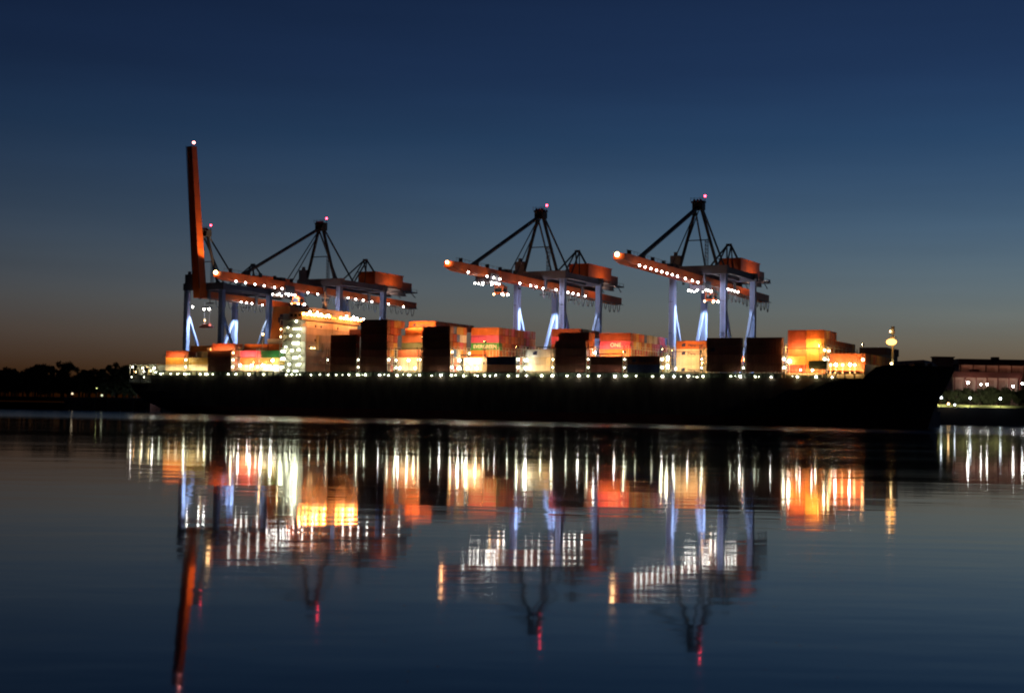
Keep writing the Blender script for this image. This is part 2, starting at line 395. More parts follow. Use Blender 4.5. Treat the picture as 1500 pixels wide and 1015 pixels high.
# hatch coamings, lashing pedestals along the deck edge
mb = MB()
for bn, s0, h, *_ in BAYS: mb.box((s0+.4, 3.0, 15.8), (s0+11.8, 40, 17.4))
mb.build('hatch_coaming', M_deck, ship)
mb = MB()
s = -170.0
while s < 128:
    mb.box((s-.18, .12, 15.6), (s+.18, .6, 17.44)); s += 3.05
mb.box((-172, .15, 17.2), (129, .55, 17.45)); mb.box((-186, .1, 16.7), (129, .16, 16.78)); mb.box((-186, .1, 16.25), (129, .16, 16.3))
mb.box((-172, 1.9, 15.6), (129, 2.3, 17.4))
mb.build('deck_edge_railing', M_deck, ship)
LS = [-167.7,-162.3,-158.9,-154.5,-146.4,-143.3,-139.7,-131.5,-127.6,-120.9,-113.3,-102.0,-99.3,-89.9,-85.6,-81.7,-77.8,-71.8,-67.8,-64.0,-57.5,-53.4,-49.5,-44.3,-39.4,-34.0,-30.1,-25.4,-20.1,-15.3,-11.2,-6.5,-1.2,2.6,6.4,12.5,16.8,22.7,27.3,31.0,35.3,41.5,45.3,49.5,55.6,59.4,63.6,68.9,74.2,84.2,87.5,92.8,98.2,107.1,113.4,118.8]
rl = random.Random(3)
for i, s in enumerate(LS):
    r = rl.choice([.2, .26, .3, .36]); lamp('deck_lamp', (s, -.25, 16.25+rl.uniform(-.12, .12)), r, rl.choice([G_deck, G_deck, G_cool, G_tube]), ship, .7)
for i in range(40):
    s = rl.uniform(-168, 128); lamp('deck_lamp', (s, -.1, 16.3+rl.uniform(-.25, .25)), rl.choice([.1, .14, .17]), rl.choice([G_deck, G_tube, G_tube]), ship, .7)
# lashing bridges in every gap, with their lamps
gaps = []
for i in range(len(BAYS)):
    s0 = BAYS[i][1]; gaps.append(s0+12.25)
gaps = [g for g in gaps if not (-106 < g < -85) and g < 120] + [-83.4]
for g in gaps:
    lb = MB(); g0, g1 = g+.15, g+1.35; ht = 24.3 if g < -150 else 27.0
    for y in [0.5+2.52*2*k for k in range(9)]:
        for x in (g0, g1): lb.box((x-.12, y-.12, 15.6), (x+.12, y+.12, ht))
    for z in (17.4, 20.3, 23.2, 26.2):
        if z > ht: continue
        lb.box((g0, .3, z-.12), (g1, 42.3, z)); lb.box((g1+.02, .3, z+.9), (g1+.08, 42.3, z+.98))
    for k in range(8):
        y = .5+5.04*k; lb.beam((g1, y, 17.4), (g1, y+5.04, 20.3), .12)
    o = lb.build('lashing_bridge', M_cream, ship)
    bay_next = min([b_ for b_ in BAYS if b_[1] > g-1], key=lambda b_: b_[1], default=None)
    opening = bay_next is None or bay_next[2][0] == 0 or bay_next[1]-g > 8
    for li, z in enumerate((19.3, 22.2, 25.1)):
        for yi, y in enumerate((.9, 6.2, 13.8)):
            if not opening and yi > 0: continue
            if not opening and li == 2: continue
            if li == 2 and rl.random() < .6: continue
            if rl.random() < .2: continue
            hgt = bay_next[2][min(16, yi*3)]*H1 if bay_next else 0
            m_ = G_deck if li < 2 else G_warm2
            lamp('lamp', (g+.75, y, z), .34 if opening else .2, m_, o)
# deck floodlights and added fill lights in the open bays, aimed at the set-back stacks
def shielded_fill(s, t, z, mat, a, post, aft=False):
    # fill light added to brighten the stacks: lit face landward or aft, housing hides it from the camera
    mb = MB(); z0 = post if post is not None else 15.6
    mb.beam((s, t, z0), (s, t, z-.3), .16)
    e = MB()
    if aft: mb.box((s+.04, t-a, z-.4), (s+.16, t+a, z+.4)); e.box((s, t-a*.94, z-.36), (s+.035, t+a*.94, z+.36))
    else: mb.box((s-a, t-.16, z-.4), (s+a, t-.04, z+.4)); e.box((s-a*.94, t-.035, z-.36), (s+a*.94, t, z+.36))
    o = mb.build('floodlight', M_dark, ship); e.build('lamp', mat, o); return o  # housing and glowing panel of the added fill light
def flood(s, t, z, mat, r=.4, post=None):
    if mat in (G_warm, G_warm2, G_yel) and s < 116 and post is None: return None
    if mat is G_warm and post is None: mat = G_tip
    mb = MB(); z0 = post if post is not None else 15.6
    mb.beam((s, t, z0), (s, t, z-.3), .18); mb.box((s-.45, t-.1, z-.45), (s+.45, t+.1, z-.33))
    o = mb.build('floodlight', M_cream, ship); lamp('lamp', (s, t, z), r, mat, o); return o
for s, t, z, m_, r in [
  (-164,1.2,18.6,G_yel,.42),(-158.5,1.2,19.4,G_yel,.4),(-153,2.0,19.0,G_yel,.42),(-147.5,2.0,19.6,G_yel,.42),(-160,1.0,22.5,G_warm2,.3),
  (-127.5,2.2,20.0,G_cool,.45),(-121.5,2.2,20.0,G_cool,.42),(-124.5,2.0,19.0,G_warm,.36),(-128,2.0,24.5,G_warm,.32),(-121,2.0,24,G_warm,.3),(-115,1.0,20,G_cool,.45),(-110,1.0,22,G_deck,.5),(-110,1.0,18.8,G_cool,.5),(-113.5,1.2,25,G_warm2,.36),
  (-50,2.2,19,G_cool,.4),(-46,2.2,22,G_deck,.4),(-43,2.2,19,G_deck,.42),(-49,2.6,27,G_warm,.32),
  (-24.0,3.2,19,G_cool,.5),(-20.5,3.2,19,G_cool,.5),(-24.0,3.2,22,G_deck,.45),(-20.5,3.2,22,G_deck,.45),(-16.5,3.2,19,G_deck,.45),(-22.6,5.2,25.2,G_warm2,.36),(-17.5,5.4,25.5,G_warm,.34),(-11.8,5.4,26,G_warm,.3),
  (4.6,3.2,19,G_cool,.45),(4.6,3.2,22,G_cool,.42),(9.0,3.2,19.6,G_yel,.5),(13.0,3.2,19.6,G_yel,.5),(9.5,3.4,23.4,G_yel,.34),
  (31.2,5.0,24.6,G_cool,.42),(34.5,5.2,24.8,G_warm,.32),(38.5,5.2,24.8,G_warm,.32),(42.5,5.2,24.8,G_warm,.32),
  (59.6,4.0,20,G_deck,.42),(59.6,4.0,23,G_cool,.36),(63.5,5.4,19.4,G_yel,.5),(68.5,5.4,19.4,G_yel,.5),(73.2,5.4,19.6,G_yel,.5),(66,5.4,25.5,G_warm,.3),(71.5,5.4,25.5,G_warm,.3),
  (103.6,2.4,21.5,G_cool,.5),(105,2.6,19,G_warm,.4),(109,3.2,19,G_warm,.4),(113.4,3.2,19,G_warm,.4),(106.5,3.2,25,G_warm,.4),(112.5,3.2,25,G_warm,.4),(107.3,3.0,18.6,G_cool,.3),(111.3,3.0,18.6,G_cool,.3),
  (117.5,2.4,20.3,G_warm,.42),(121.5,2.4,20.3,G_warm,.42),(125.5,2.4,20.3,G_warm,.42),(119.3,2.0,20.4,G_cool,.42),(124.0,2.0,20.4,G_cool,.42),(128.2,2.0,22.0,G_tip,.5)]:
    flood(s, t, z, m_, r)
# long strip lights added to brighten the stacks, set at rail and two-high level, lit face landward
def strip(s0, s1, t, z, mat, h=.3, up=.25):
    mb = MB(); e = MB()
    mb.box((s0, t-.12, z-h), (s1, t-.04, z+h))
    for x in (s0+.3, (s0+s1)/2, s1-.3): mb.box((x-.06, t-.1, z-1.4), (x+.06, t-.05, z-h))
    e.add([(s0+.05, t, z-h*.9), (s1-.05, t, z-h*.9), (s1-.05, t+up*.2-.03, z+h*.9), (s0+.05, t+up*.2-.03, z+h*.9)], [(3,2,1,0)])
    o = mb.build('strip_fill_light', M_dark, ship); e.build('lamp', mat, o)
for a, b_, t, z, m_, h in ((-167.5,-156.6,.8,17.6,G_soft2,.32),(-155,-144,.8,17.6,G_soft2,.45),(-167.5,-156.6,.5,24.2,G_soft,.12),(-142.6,-131.6,.2,26.6,G_soft,.18),(-52,-41.5,9.8,35.3,G_soft,.28),(-20,-13,4.2,31,G_soft,.25),(-130,-118.6,1.2,17.6,G_soft2,.3),(-128,-119,1.0,23.2,G_soft,.25),(-117,-109,.8,17.6,G_soft2,.3),
        (-52.4,-41.2,1.4,17.8,G_soft2,.3),(-52,-41.5,1.6,26.5,G_soft,.35),(-24.2,-13,1.4,17.8,G_soft2,.3),(-24.2,-13,4.2,24.0,G_soft,.4),(4,15,1.4,17.8,G_soft2,.35),(4,15,12,27.2,G_soft,.4),
        (32,43.4,2.2,24.2,G_soft,.45),(60.8,72,3.0,17.8,G_soft2,.4),(62,72,4,25.0,G_soft,.2),(103.3,114.6,-.3,17.8,G_soft,.26),(103.3,114.6,-.5,25.6,G_soft,.3),(116.5,127.5,1.0,18.2,G_soft,.45)):
    strip(a, b_, t, z, m_, h*.5)
for s, t, z, a in ((-41.6,2.0,22,.5),(-41.6,5.0,31,.9),(-13.6,3,21,.5),(-13.2,3.4,29,.9),(-1,6.0,27,1.0),(14.6,3.2,22,.5),(43,4.0,25,.8),(57.6,5,26,1.1),(57.6,14,26,1.1),(57.6,23,27,1.1),(-1,14,27,1.0),(72.4,4,21,.5),(72.0,3,25,.6),(114.2,1.2,26.5,.8),(127.9,3,27,1.1),(-119.6,1.4,21,.5)):
    shielded_fill(s, t, z, G_aft, a, 15.6, aft=True)
for s in (-65.8, 88.6, 102.5, -79.9): shielded_fill(s-.2, 1.0, 22, G_warm, .35, 15.6, aft=True)

# accommodation block, bridge, funnel
DH = MB()
DH.box((-107, 3.2, 15.6), (-95.5, 39.6, 41.0))
house = DH.build('accommodation_block', M_white, ship)
mb = MB(); mb.box((-101.5, -.2, 38.3), (-94.9, 43.0, 41.4)); mb.box((-103, 8, 41.4), (-96, 35, 43.6)); br = mb.build('bridge', paint('bridge_grey', (.30, .27, .23), .5, rust=.2, scale=.3), ship)
mb = MB()
for k in range(24): mb.box((-94.88, .9+1.72*k, 39.5), (-94.8, 2.2+1.72*k, 40.6))
for k in range(3): mb.box((-100.8+2*k, -.26, 39.5), (-99.5+2*k, -.2, 40.6))
mb.build('window_band', M_glassd, br)
for lv in range(7):
    z = 18.6+2.85*lv
    for k in range(9):
        if (lv, k) not in ((6,1),(6,2),(6,5),(4,1),(4,2),(2,6),(1,2),(5,7),(3,0)): continue
        mb = MB(); y = 5.4+3.9*k; mb.box((-95.5, y, z), (-95.42, y+.7, z+.9)); mb.build('window', M_glassd, house)
mb = MB()
for lv in range(8): mb.box((-95.5, 3.2, 18.0+2.85*lv), (-95.36, 39.6, 18.14+2.85*lv))
for y in (3.6, 21.4, 39.2): mb.box((-95.36, y-.1, 17), (-95.28, y+.1, 38.2))
mb.build('deck_edge_trim', M_cream, house)
for y in (6.6, 8.6): lamp('wall_lamp', (-95.0, y, 27.2), .24, G_tip, house)
mb = MB(); mb.box((-95.5, 10.6, 26.5), (-94.2, 12.4, 32.6)); mb.box((-95.5, 14, 26.2), (-94.6, 15, 29.5)); mb.build('front_locker', M_cream, house)
# outside decks and stairs on the near side
mb = MB()
for lv in range(8):
    z = 18.3+2.85*lv
    mb.box((-106.5, .4, z), (-95.9, 3.2, z+.16))
    for x in (-106.3, -103.2, -100.2, -96.1): mb.box((x, .45, z-2.7), (x+.16, .6, z))
    mb.box((-106.5, .42, z+1.0), (-96, .48, z+1.06)); mb.box((-106.5, .42, z+.55), (-96, .48, z+.6))
    a, b_ = (-105, -101) if lv % 2 else (-101, -105)
    mb.beam((a, 1.3, z-2.7), (b_, 1.3, z), .7, .14)
o = mb.build('side_decks', M_cream, ship)
for x, z, ln, r in ((-98.6,37.6,.5,.34),(-97.3,34.6,1.6,.3),(-99.4,34.6,.6,.3),(-101.2,31.9,.5,.3),(-97.4,31.8,.6,.42),(-98.6,28.9,2.2,.4),(-103.5,27.4,.5,.3),(-97,26.2,.8,.38),
        (-100.4,25.9,.5,.42),(-104.6,25.6,1.2,.5),(-104.8,22.6,1.1,.48),(-98.8,23.0,1.2,.42),(-101.6,20.4,.6,.34),(-97.2,20.2,.9,.4),(-105.2,19.2,.9,.36),(-102,17.9,.5,.3),(-98.4,17.6,1.2,.36),(-96.4,23.6,.3,.3),(-96.3,20.6,.3,.3),(-102.6,35.2,.3,.26)):
    mb = MB(); mb.tube([(x-ln*.7, .9, z), (x+ln*.7, .9, z)], r, 8); mb.build('lamp', G_tube, o)
for z in (31.5, 34.5): lamp('lamp', (-106.2, .9, z), .3, G_yel, o)
# sodium floodlight bars below the bridge front
mb = MB(); mb.beam((-92.6, -2.6, 40.9), (-92.6, 15.6, 40.9), .2); mb.beam((-92.6, 22.4, 40.9), (-92.6, 39.5, 40.9), .2)
for y in (-.2, 6, 15, 23, 31, 39): mb.beam((-94.9, y, 40.9), (-92.6, y, 40.9), .16)
o = mb.build('floodlight_bar', M_dark, br)
for y0, n in ((-2.4, 8), (23.2, 7)):
    for k in range(n):
        lamp('lamp', (-92.6, y0+2.5*k, 40.35), .5, G_bar, o)
        if k in (1, 3, 4, 6): lamp('lamp', (-92.3, y0+2.5*k+1.2, 40.9+.5*(k % 2)), .34, G_crane, o)
mb = MB(); mb.box((-99, 19, 43.6), (-97.6, 20.5, 47)); mb.beam((-98.3, 19.7, 47), (-98.3, 19.7, 51), .4); mb.beam((-98.3, 17.2, 48.6), (-98.3, 22.2, 48.6), .25); mb.build('radar_mast', M_white, ship)
mb = MB()
mb.box((-119.3, 9.2, 16), (-108.3, 33.5, 31.2), 1)
vs = [(-118.8,10.2,31.2),(-109.0,10.2,31.2),(-109.0,32.5,31.2),(-118.8,32.5,31.2),(-118.2,11.2,44.6),(-109.6,11.2,44.6),(-109.6,31.5,44.6),(-118.2,31.5,44.6)]
mb.add(vs, [(4,5,6,7),(0,1,5,4),(1,2,6,5),(2,3,7,6),(3,0,4,7)], 0)
fun = mb.build('funnel', [M_funnel, M_white], ship)
mb = MB()
for x in (-116, -113, -111): mb.tube([(x, 20, 44.6), (x, 20, 46.4)], .6, 8)
mb.build('exhaust_pipe', M_dark, fun)
mb = MB(); mb.box((-114.2, 10.45, 36.8), (-112.3, 10.9, 41.4)); mb.box((-115, 10.5, 37.9), (-111.6, 10.88, 40.1)); mb.build('emblem', M_ltd, fun)
for x, z, m_ in ((-120.5, 33, G_warm2), (-107.4, 33.5, G_warm)):
    flood(x, 7.6, z, m_, .34, post=16)
# mooring deck at the stern
mb = MB()
for k in range(8): mb.box((-186+2.1*k, .4, 15.6), (-185.7+2.1*k, .7, 20.2))
mb.box((-186.2, .3, 20.2), (-170.5, 20, 20.5)); mb.box((-186, 6, 15.6), (-170.6, 6.3, 20.2)); mb.box((-177.6, .6, 15.6), (-175.8, 4, 19.2)); mb.box((-174, .6, 15.6), (-173.2, 4, 18.6))
mb.beam((-184, .9, 15.9), (-181.5, .9, 19.8), .3); mb.beam((-180, .9, 15.9), (-182, .9, 19.8), .3); mb.beam((-172.8,.8,20.4),(-169.6,.8,17.6),.35)
mb.box((-186.2, .3, 21.2), (-170.5, .38, 21.3))
st = mb.build('mooring_deck_shelter', M_cream, ship)
for x, y, z, m_ in ((-184.4,.9,19.2,G_cool),(-183.3,1.2,17.2,G_warm2),(-179.5,1.5,18.8,G_yel),(-178,1,17.4,G_cool),(-176.9,1.4,19.0,G_warm2),(-174.6,1.2,17.6,G_yel),(-172.4,.8,18.8,G_cool),(-171.4,.8,17,G_deck)):
    lamp('lamp', (x, y, z), .3, m_, st)
t_ = text_mesh('HONG KONG', 1.9, M_ltr); t_.parent = ship; t_.location = (-179.3, -.02, 13.2); t_.rotation_euler = (PI/2, 0, 0)
for x in (-183, -176): lamp('name_lamp', (x, -1.3, 14.9), .2, G_tube, ship)
# forecastle: foremast, winches, rail, breakwater
mb = MB()
mb.beam((133.5, 21, 20), (133.5, 21, 33.4), .7, .7, w2=.4, h2=.4); mb.beam((133.5, 19, 28), (133.5, 23, 28), .3); mb.box((132.5, 20, 30.2), (134.5, 22, 30.4))
mb.box((133.0, 20.5, 31.4), (134.0, 21.5, 33.9))
fm = mb.build('foremast', M_cream, ship)
lamp('floodlight', (133.5, 18.9, 28.6), 1.75, glow('lamp_foremast', (1.0, .42, .10), 5), fm, .62)
lamp('floodlight', (132.8, 20.2, 32.2), .2, G_tip, fm, 1.8)
lamp('floodlight', (133.3, 19.8, 21.4), .3, G_yel, fm)
mb = MB(); mb.box((142, 14, 20), (145.5, 18, 21.6)); mb.box((142, 24, 20), (145.5, 28, 21.6)); mb.tube([(147,16,20),(147,16,21.2)], .5, 8); mb.tube([(140,12,20),(140,12,21.2)], .5, 8)
mb.build('winch', M_dark, ship)
mb = MB()
mb.box((128.8, 1.2, 15.7), (129.3, 41, 20.6))
mb.build('breakwater', M_cream, ship)
# gangway at the side, draught marks
mb = MB()
for k in range(6): mb.box((-1.2, -.06, 4.2+1.1*k), (-.8, -.01, 4.7+1.1*k))
for k in range(4): mb.box((93.6, -.06, 5+1.2*k), (94.0, -.01, 5.4+1.2*k))
mb.build('draught_marks', paint('marks_grey', (.10, .10, .09)), ship)

# ------------------------------------------------------------------ ship-to-shore cranes
W2, GA = 10.27, 34.6
Z0 = 6.0
def zb(y): return 54.2 + (.012*(-y) if y < 0 else -.011*y)
def crane(s, label, reach, back, raised=False, trolley=None, floods=(), sidefl=(), white=(), legcol=None, tipm=G_tip):
    rt = empty('quay_crane', F(s, 48.6, Z0)); tag(rt, label, 'crane', 'ship-to-shore cranes along the quay')
    off = (0, 0, -Z0)
    def new(): return MB(off)
    def at(p): return (p[0], p[1], p[2]-Z0)
    for x in (-W2, W2):
        for y in (0, GA):
            m = new(); m.beam((x, y, 9.5), (x, y, 59.0), 2.15, 2.1)
            for zz in (16, 24.5, 33, 41.5, 50): m.box((x-1.2, y-1.2, zz), (x+1.2, y+1.2, zz+.2))
            lg = m.build('leg', M_blue, rt)
            if y == 0:
                m = new()
                for dx in (-.3, .3): m.box((x+dx-.04, -1.62, 10), (x+dx+.04, -1.54, 56))
                for q in range(60): m.box((x-.3, -1.6, 10.5+.75*q), (x+.3, -1.56, 10.56+.75*q))
                for zz in (22, 34, 46): m.box((x-.7, -2.1, zz), (x+.7, -1.25, zz+.12))
                m.build('ladder', M_dark, lg)
            m = new(); m.box((x-2.2, y-.7, 7.2), (x+2.2, y+.7, 9.5))
            for d in (-1.6, -.55, .55, 1.6): m.tube([(x+d, y-.45, 6.55), (x+d, y+.45, 6.55)], .5, 10)
            m.build('bogie', M_dark, rt)
    m = new()
    for x in (-W2, W2): m.box((x-.8, 1.1, 12.2), (x+.8, GA-1.1, 14.4))
    m.build('sill_beam', M_blue, rt)
    for x in (-W2, W2):
        for a in (0, 1):
            y0, y1 = (1.0, GA/2-.9) if a == 0 else (GA-1.0, GA/2+.9)
            m = new(); m.beam((x, y0, 45), (x, y1, 14.6), 1.0, 1.0); m.build('brace', M_blue, rt)
    m = new()
    for y in (0, GA): m.box((-W2-1.6, y-1.2, 56.4), (W2+1.6, y+1.2, 59.6))
    for x in (-W2, W2): m.box((x-.7, 1.2, 56.9), (x+.7, GA-1.2, 59.2))
    for x in (-4.2, 4.2): m.box((x-.7, 1.2, 56.7), (x+.7, 62, 58.8))
    m.box((-W2-.9, -.9, 59.6), (-W2+3.2, .9, 63.8)); m.box((-W2+.4, -.5, 63.8), (-W2+1.6, .5, 65.2))
    m.build('portal_frame', M_grey, rt)
    m = new()
    for k in range(14):
        yy = 2+4.4*k
        m.box((4.95, yy, 58.8), (5.05, yy+.12, 60.0))
    m.box((4.93, 1, 59.9), (5.07, 62, 60.0)); m.box((4.93, 1, 59.4), (5.07, 62, 59.46))
    m.build('walkway_rail', M_dark, rt)
    # A-frame, head and ties
    m = new()
    for x in (-1, 1):
        m.beam((x*7.4, 0, 59.6), (x*1.2, -.6, 81.2), .95, .95)
        m.beam((x*7.4, 0, 59.6), (x*3.2, -.3, 74), .5, .5)
    m.beam((-4.6, -.3, 69.4), (4.6, -.3, 69.4), .35)
    m.build('apex_frame', M_dark, rt)
    m = new(); m.box((-2.0, -2.2, 81), (2.0, 1.4, 83.6)); m.box((-2.7, -1.6, 83.6), (2.5, .8, 84.3))
    for x in (-1.3, 0, 1.3): m.tube([(x-.25, -1.6, 84.0), (x+.25, -1.6, 84.0)], 1.0, 12)
    m.tube([(2.2, .4, 83.6), (2.2, .4, 86)], .12)
    for x in (-2.6, -1.2, 1.0, 2.4): m.box((x-.05, -2.3, 84.2), (x+.05, -2.2, 85.6))
    m.box((-2.7, -2.3, 85.2), (2.5, -2.2, 85.3))
    m.build('apex_head', M_dark, rt)
    lamp('beacon', at((2.2, .4, 86.3)), .42, G_red, rt)
    m = new()
    for x in (-1, 1):
        m.beam((x*1.4, -.6, 82), (x*4.2, 20, 59), .55)
        m.beam((x*.9, GA, 71.3), (x*4.2, 19, 59.0), .5); m.beam((x*.9, GA, 71.3), (x*4.2, 28, 59.0), .45); m.beam((x*.9, GA, 71.3), (x*4.2, 45, 59.0), .6)
    m.box((-1.1, GA-.5, 71), (1.1, GA+.5, 72))
    m.build('back_stay', M_dark, rt)
    if not raised:
        m = new()
        ys = -56.0*reach
        for x in (-1, 1):
            m.beam((x*.5, -1, 82), (x*.5, ys, zb(ys)+1.6), .6, .8)
            m.beam((x*.5, -1, 81.5), (x*1.6, -24*reach, zb(-24)+1.6), .3)
        m.build('fore_stay', M_dark, rt)
    # rear girder and machinery
    m = new()
    yb = 77.4*back
    m.beam((0, -1.2, zb(0)), (0, yb, zb(yb)), 4.2, 3.1)
    for k in range(1, 13):
        yy = yb*k/13; m.box((-2.16, yy-.12, zb(yy)-1.6), (2.16, yy+.12, zb(yy)+1.6))
    m.build('rear_girder', M_orange, rt)
    m = new()
    for yy in (0, GA):
        for x in (-2.6, 2.6): m.box((x-.3, yy-.8, 52.2), (x+.3, yy+.8, 56.4))
    m.build('hanger', M_grey, rt)
    m = new(); m.box((-4.6, 36, 60.6), (4.6, 60, 66.0)); m.box((-4.9, 35.6, 66.0), (4.9, 60.4, 66.35)); m.box((-3.6, 60, 59.4), (3.6, 69.5, 63.6))
    m.build('machinery_house', M_orange, rt)
    m = new(); m.box((-6, 34, 58.9), (6, 71, 59.35)); 
    for k in range(9): m.box((5.8, 34.5+4.5*k, 59.35), (5.95, 34.65+4.5*k, 60.5))
    m.box((5.8, 34, 60.4), (5.95, 71, 60.5))
    for k in range(5): m.beam((-4.2, 36+8*k, 58.9), (-4.2, 40+8*k, 56.9), .3); m.beam((4.2, 36+8*k, 58.9), (4.2, 40+8*k, 56.9), .3)
    m.build('machinery_platform', M_grey, rt)
    m = new()
    for a, b_ in ((-.5,-.5),(.5,-.5),(.5,.5),(-.5,.5)): m.beam((2.5+a, 2+b_, 59.6), (2.5+a, 2+b_, 69.5), .14)
    for k in range(7):
        z = 60.5+1.4*k; m.box((1.9, 1.4, z), (3.1, 2.6, z+.1)); m.beam((2, 1.5, z), (3, 1.5, z+1.3), .1)
    m.build('antenna_mast', M_grey, rt)
    # festoon cable loops under the rear girder
    m = new(); y = -4.0 if not raised else 4.0
    rf = random.Random(int(s*7))
    while y < yb-4:
        dp = rf.uniform(3.0, 4.4); z = zb(y)-1.9; ww = rf.uniform(2.4, 3.2)
        m.tube([(3.3, y+ww*q/8, z-dp*math.sin(PI*q/8)**.55) for q in range(9)], .2, 5)
        y += 4.6
    m.beam((3.3, -4, zb(0)-1.7), (3.3, yb-1, zb(yb)-1.7), .25)
    m.build('festoon_cable', M_cable, rt)
    for y in white:
        m = new(); m.beam((2.1, y, zb(y)-.9), (5.2, y, zb(y)-1.3), .14); o = m.build('floodlight', M_dark, rt)
        lamp('lamp', at((5.2, y, zb(y)-1.75)), .34, G_crane, o)
    # boom
    hy, hz = -3.0, 54.6
    if raised:
        yt, zt = -11.6, 121.0
        m = new(); m.beam((0, hy, hz-2), (0, yt, zt), 3.6, 5.2, w2=3.0, h2=3.4)
        for k in range(1, 12):
            q = k/12; a_ = Vector((0, hy, hz-2)).lerp(Vector((0, yt, zt)), q); d_ = Vector((0, yt-hy, zt-hz+2)).normalized()*.12
            m.beam(a_-d_, a_+d_, lerp(3.72, 3.12, q), lerp(5.32, 3.55, q))
        bm = m.build('boom', M_orange, rt)
        m = new(); m.box((2.0, -9, 60), (2.2, -8.9, 60.1)); m.beam((1.9, hy-2.9, hz+2), (1.6, yt-2.0, zt), .2); m.beam((-1.9, hy-2.9, hz+2), (-1.6, yt-2.0, zt), .2)
        m.build('handrail', M_dark, bm)
        ld = bpy.data.lights.new('boom_fill_spot', 'SPOT'); ld.energy = 65000; ld.color = (1, .62, .3); ld.spot_size = R(50); ld.spot_blend = .5; ld.shadow_soft_size = .3  # warm fill spot added to brighten the flank of the raised boom
        lo = bpy.data.objects.new('boom_fill_spot', ld); COL.objects.link(lo); lo.parent = rt; p0 = Vector(at((9.2, -1.5, 60.5))); tgt = Vector(at((1, -9, 100)))
        lo.location = p0; lo.rotation_euler = (tgt-p0).to_track_quat('-Z', 'Y').to_euler()
        m = new(); m.box((8.7, -2.0, 59.6), (9.7, -1.0, 60.3)); m.build('boom_fill_housing', M_dark, rt)
        m = new(); m.beam((1.0, yt+.2, zt), (1.0, yt+.2, zt+1.2), .2); m.build('lamp_post', M_dark, bm)
        lamp('beacon', at((1.0, yt+.2, zt+1.7)), .62, G_pink, bm)
    else:
        yt = -72.3*reach
        m = new()
        m.beam((0, -1.4, zb(0)), (0, yt+5, zb(yt)-.1), 4.2, 3.1, w2=4.2, h2=3.1); m.beam((0, yt+5, zb(yt)-.1), (0, yt, zb(yt)+.3), 4.2, 3.1, w2=4.0, h2=2.0)
        for k in range(1, 12):
            yy = yt*k/12; m.box((-2.16, yy-.12, zb(yy)-1.6), (2.16, yy+.12, zb(yy)+1.6))
        bm = m.build('boom', M_orange, rt)
        m = new()
        for k in range(int(-yt/3)): m.box((2.3, -2-3*k, zb(-3*k)+1.5), (2.38, -1.9-3*k, zb(-3*k)+2.6))
        m.beam((2.34, -2, zb(0)+2.6), (2.34, yt+1, zb(yt)+2.6), .1)
        for y in (-64, -52, -44, -34, -22): m.box((-.6, y*reach-.4, zb(y)+1.5), (.6, y*reach+.4, zb(y)+3.4))
        m.box((-1.6, -30, zb(-30)+1.5), (1.6, -27, zb(-30)+3.0))
        m.build('handrail', M_dark, bm)
        lamp('tip_lamp', at((-.5, yt-.5, zb(yt)+.9)), .8 if tipm is G_tip else .5, tipm, bm)
        for y in floods:
            m = new(); m.beam((2.1, y, zb(y)-1.0), (4.4, y, zb(y)-1.6), .14); o = m.build('floodlight', M_dark, rt)
            lamp('lamp', at((4.4, y, zb(y)-2.1)), .32, G_crane, o)
    for (x, y, z, r, mt) in sidefl:
        lamp('side_lamp', at((x, y, z)), r, mt, rt)
    if trolley is not None:
        y = trolley; z = zb(y)
        m = new(); m.box((-3.4, y-3, z-3.4), (3.4, y+3, z-2.0)); m.box((-3.4, y-3, z-2.0), (-2.9, y+3, z-.3)); m.box((2.9, y-3, z-2.0), (3.4, y+3, z-.3))
        for k in range(4): m.tube([(-2.4+1.6*k, y-1.2, z-3.6), (-2.4+1.6*k, y+1.2, z-3.6)], .55, 8)
        tr = m.build('trolley', M_grey, rt)
        m = new(); cy = y+8
        m.box((-.2, cy-1.8, z-7.2), (3.4, cy+1.8, z-4.2)); m.box((.2, cy-2.0, z-6.6), (3.0, cy-1.8, z-5.0), 1); m.box((3.4, cy-1.2, z-6.5), (3.5, cy+1.2, z-5.2), 1)
        m.beam((0, cy, z-4.2), (0, y+2.5, z-3.2), .5); m.beam((3, cy, z-4.2), (3, y+2.5, z-3.2), .5)
        m.build('driver_cabin', [M_orange, M_glassd], rt)
        for k, (dx, dy) in enumerate(((3.5,-3),(3.5,-1),(3.5,1),(3.5,3),(-3.5,-3),(-3.5,0),(-3.5,3),(0,-3.2),(0,3.4))):
            lamp('lamp', at((dx, y+dy, z-3.9)), .3, G_crane, tr)
        for dx, dy in ((-.2, -2.2), (3.4, -2.2), (1.6, 2.2), (3.8, 1.6)): lamp('cabin_lamp', at((dx, cy+dy, z-7.4)), .36, G_tip if dx < 3 else G_crane, rt)
    # fill light added under the boom root to brighten the leg fronts
    if not raised:
        ld = bpy.data.lights.new('portal_front_fill', 'SPOT'); ld.energy = 20000; ld.color = (.86, .84, 1.0); ld.spot_size = R(78); ld.spot_blend = .6; ld.shadow_soft_size = .4
        lo = bpy.data.objects.new('portal_front_fill', ld); COL.objects.link(lo); lo.parent = rt; p0 = Vector(at((3.5, -24, 50.4))); lo.location = p0
        lo.rotation_euler = (Vector(at((0, 12, 38)))-p0).to_track_quat('-Z', 'Y').to_euler()
        m = new(); m.box((3.1, -24.9, 50.2), (3.9, -24.3, 50.9)); m.beam((3.5, -24.6, 50.9), (2.0, -24.6, 52.6), .15); m.build('portal_fill_housing', M_dark, rt)
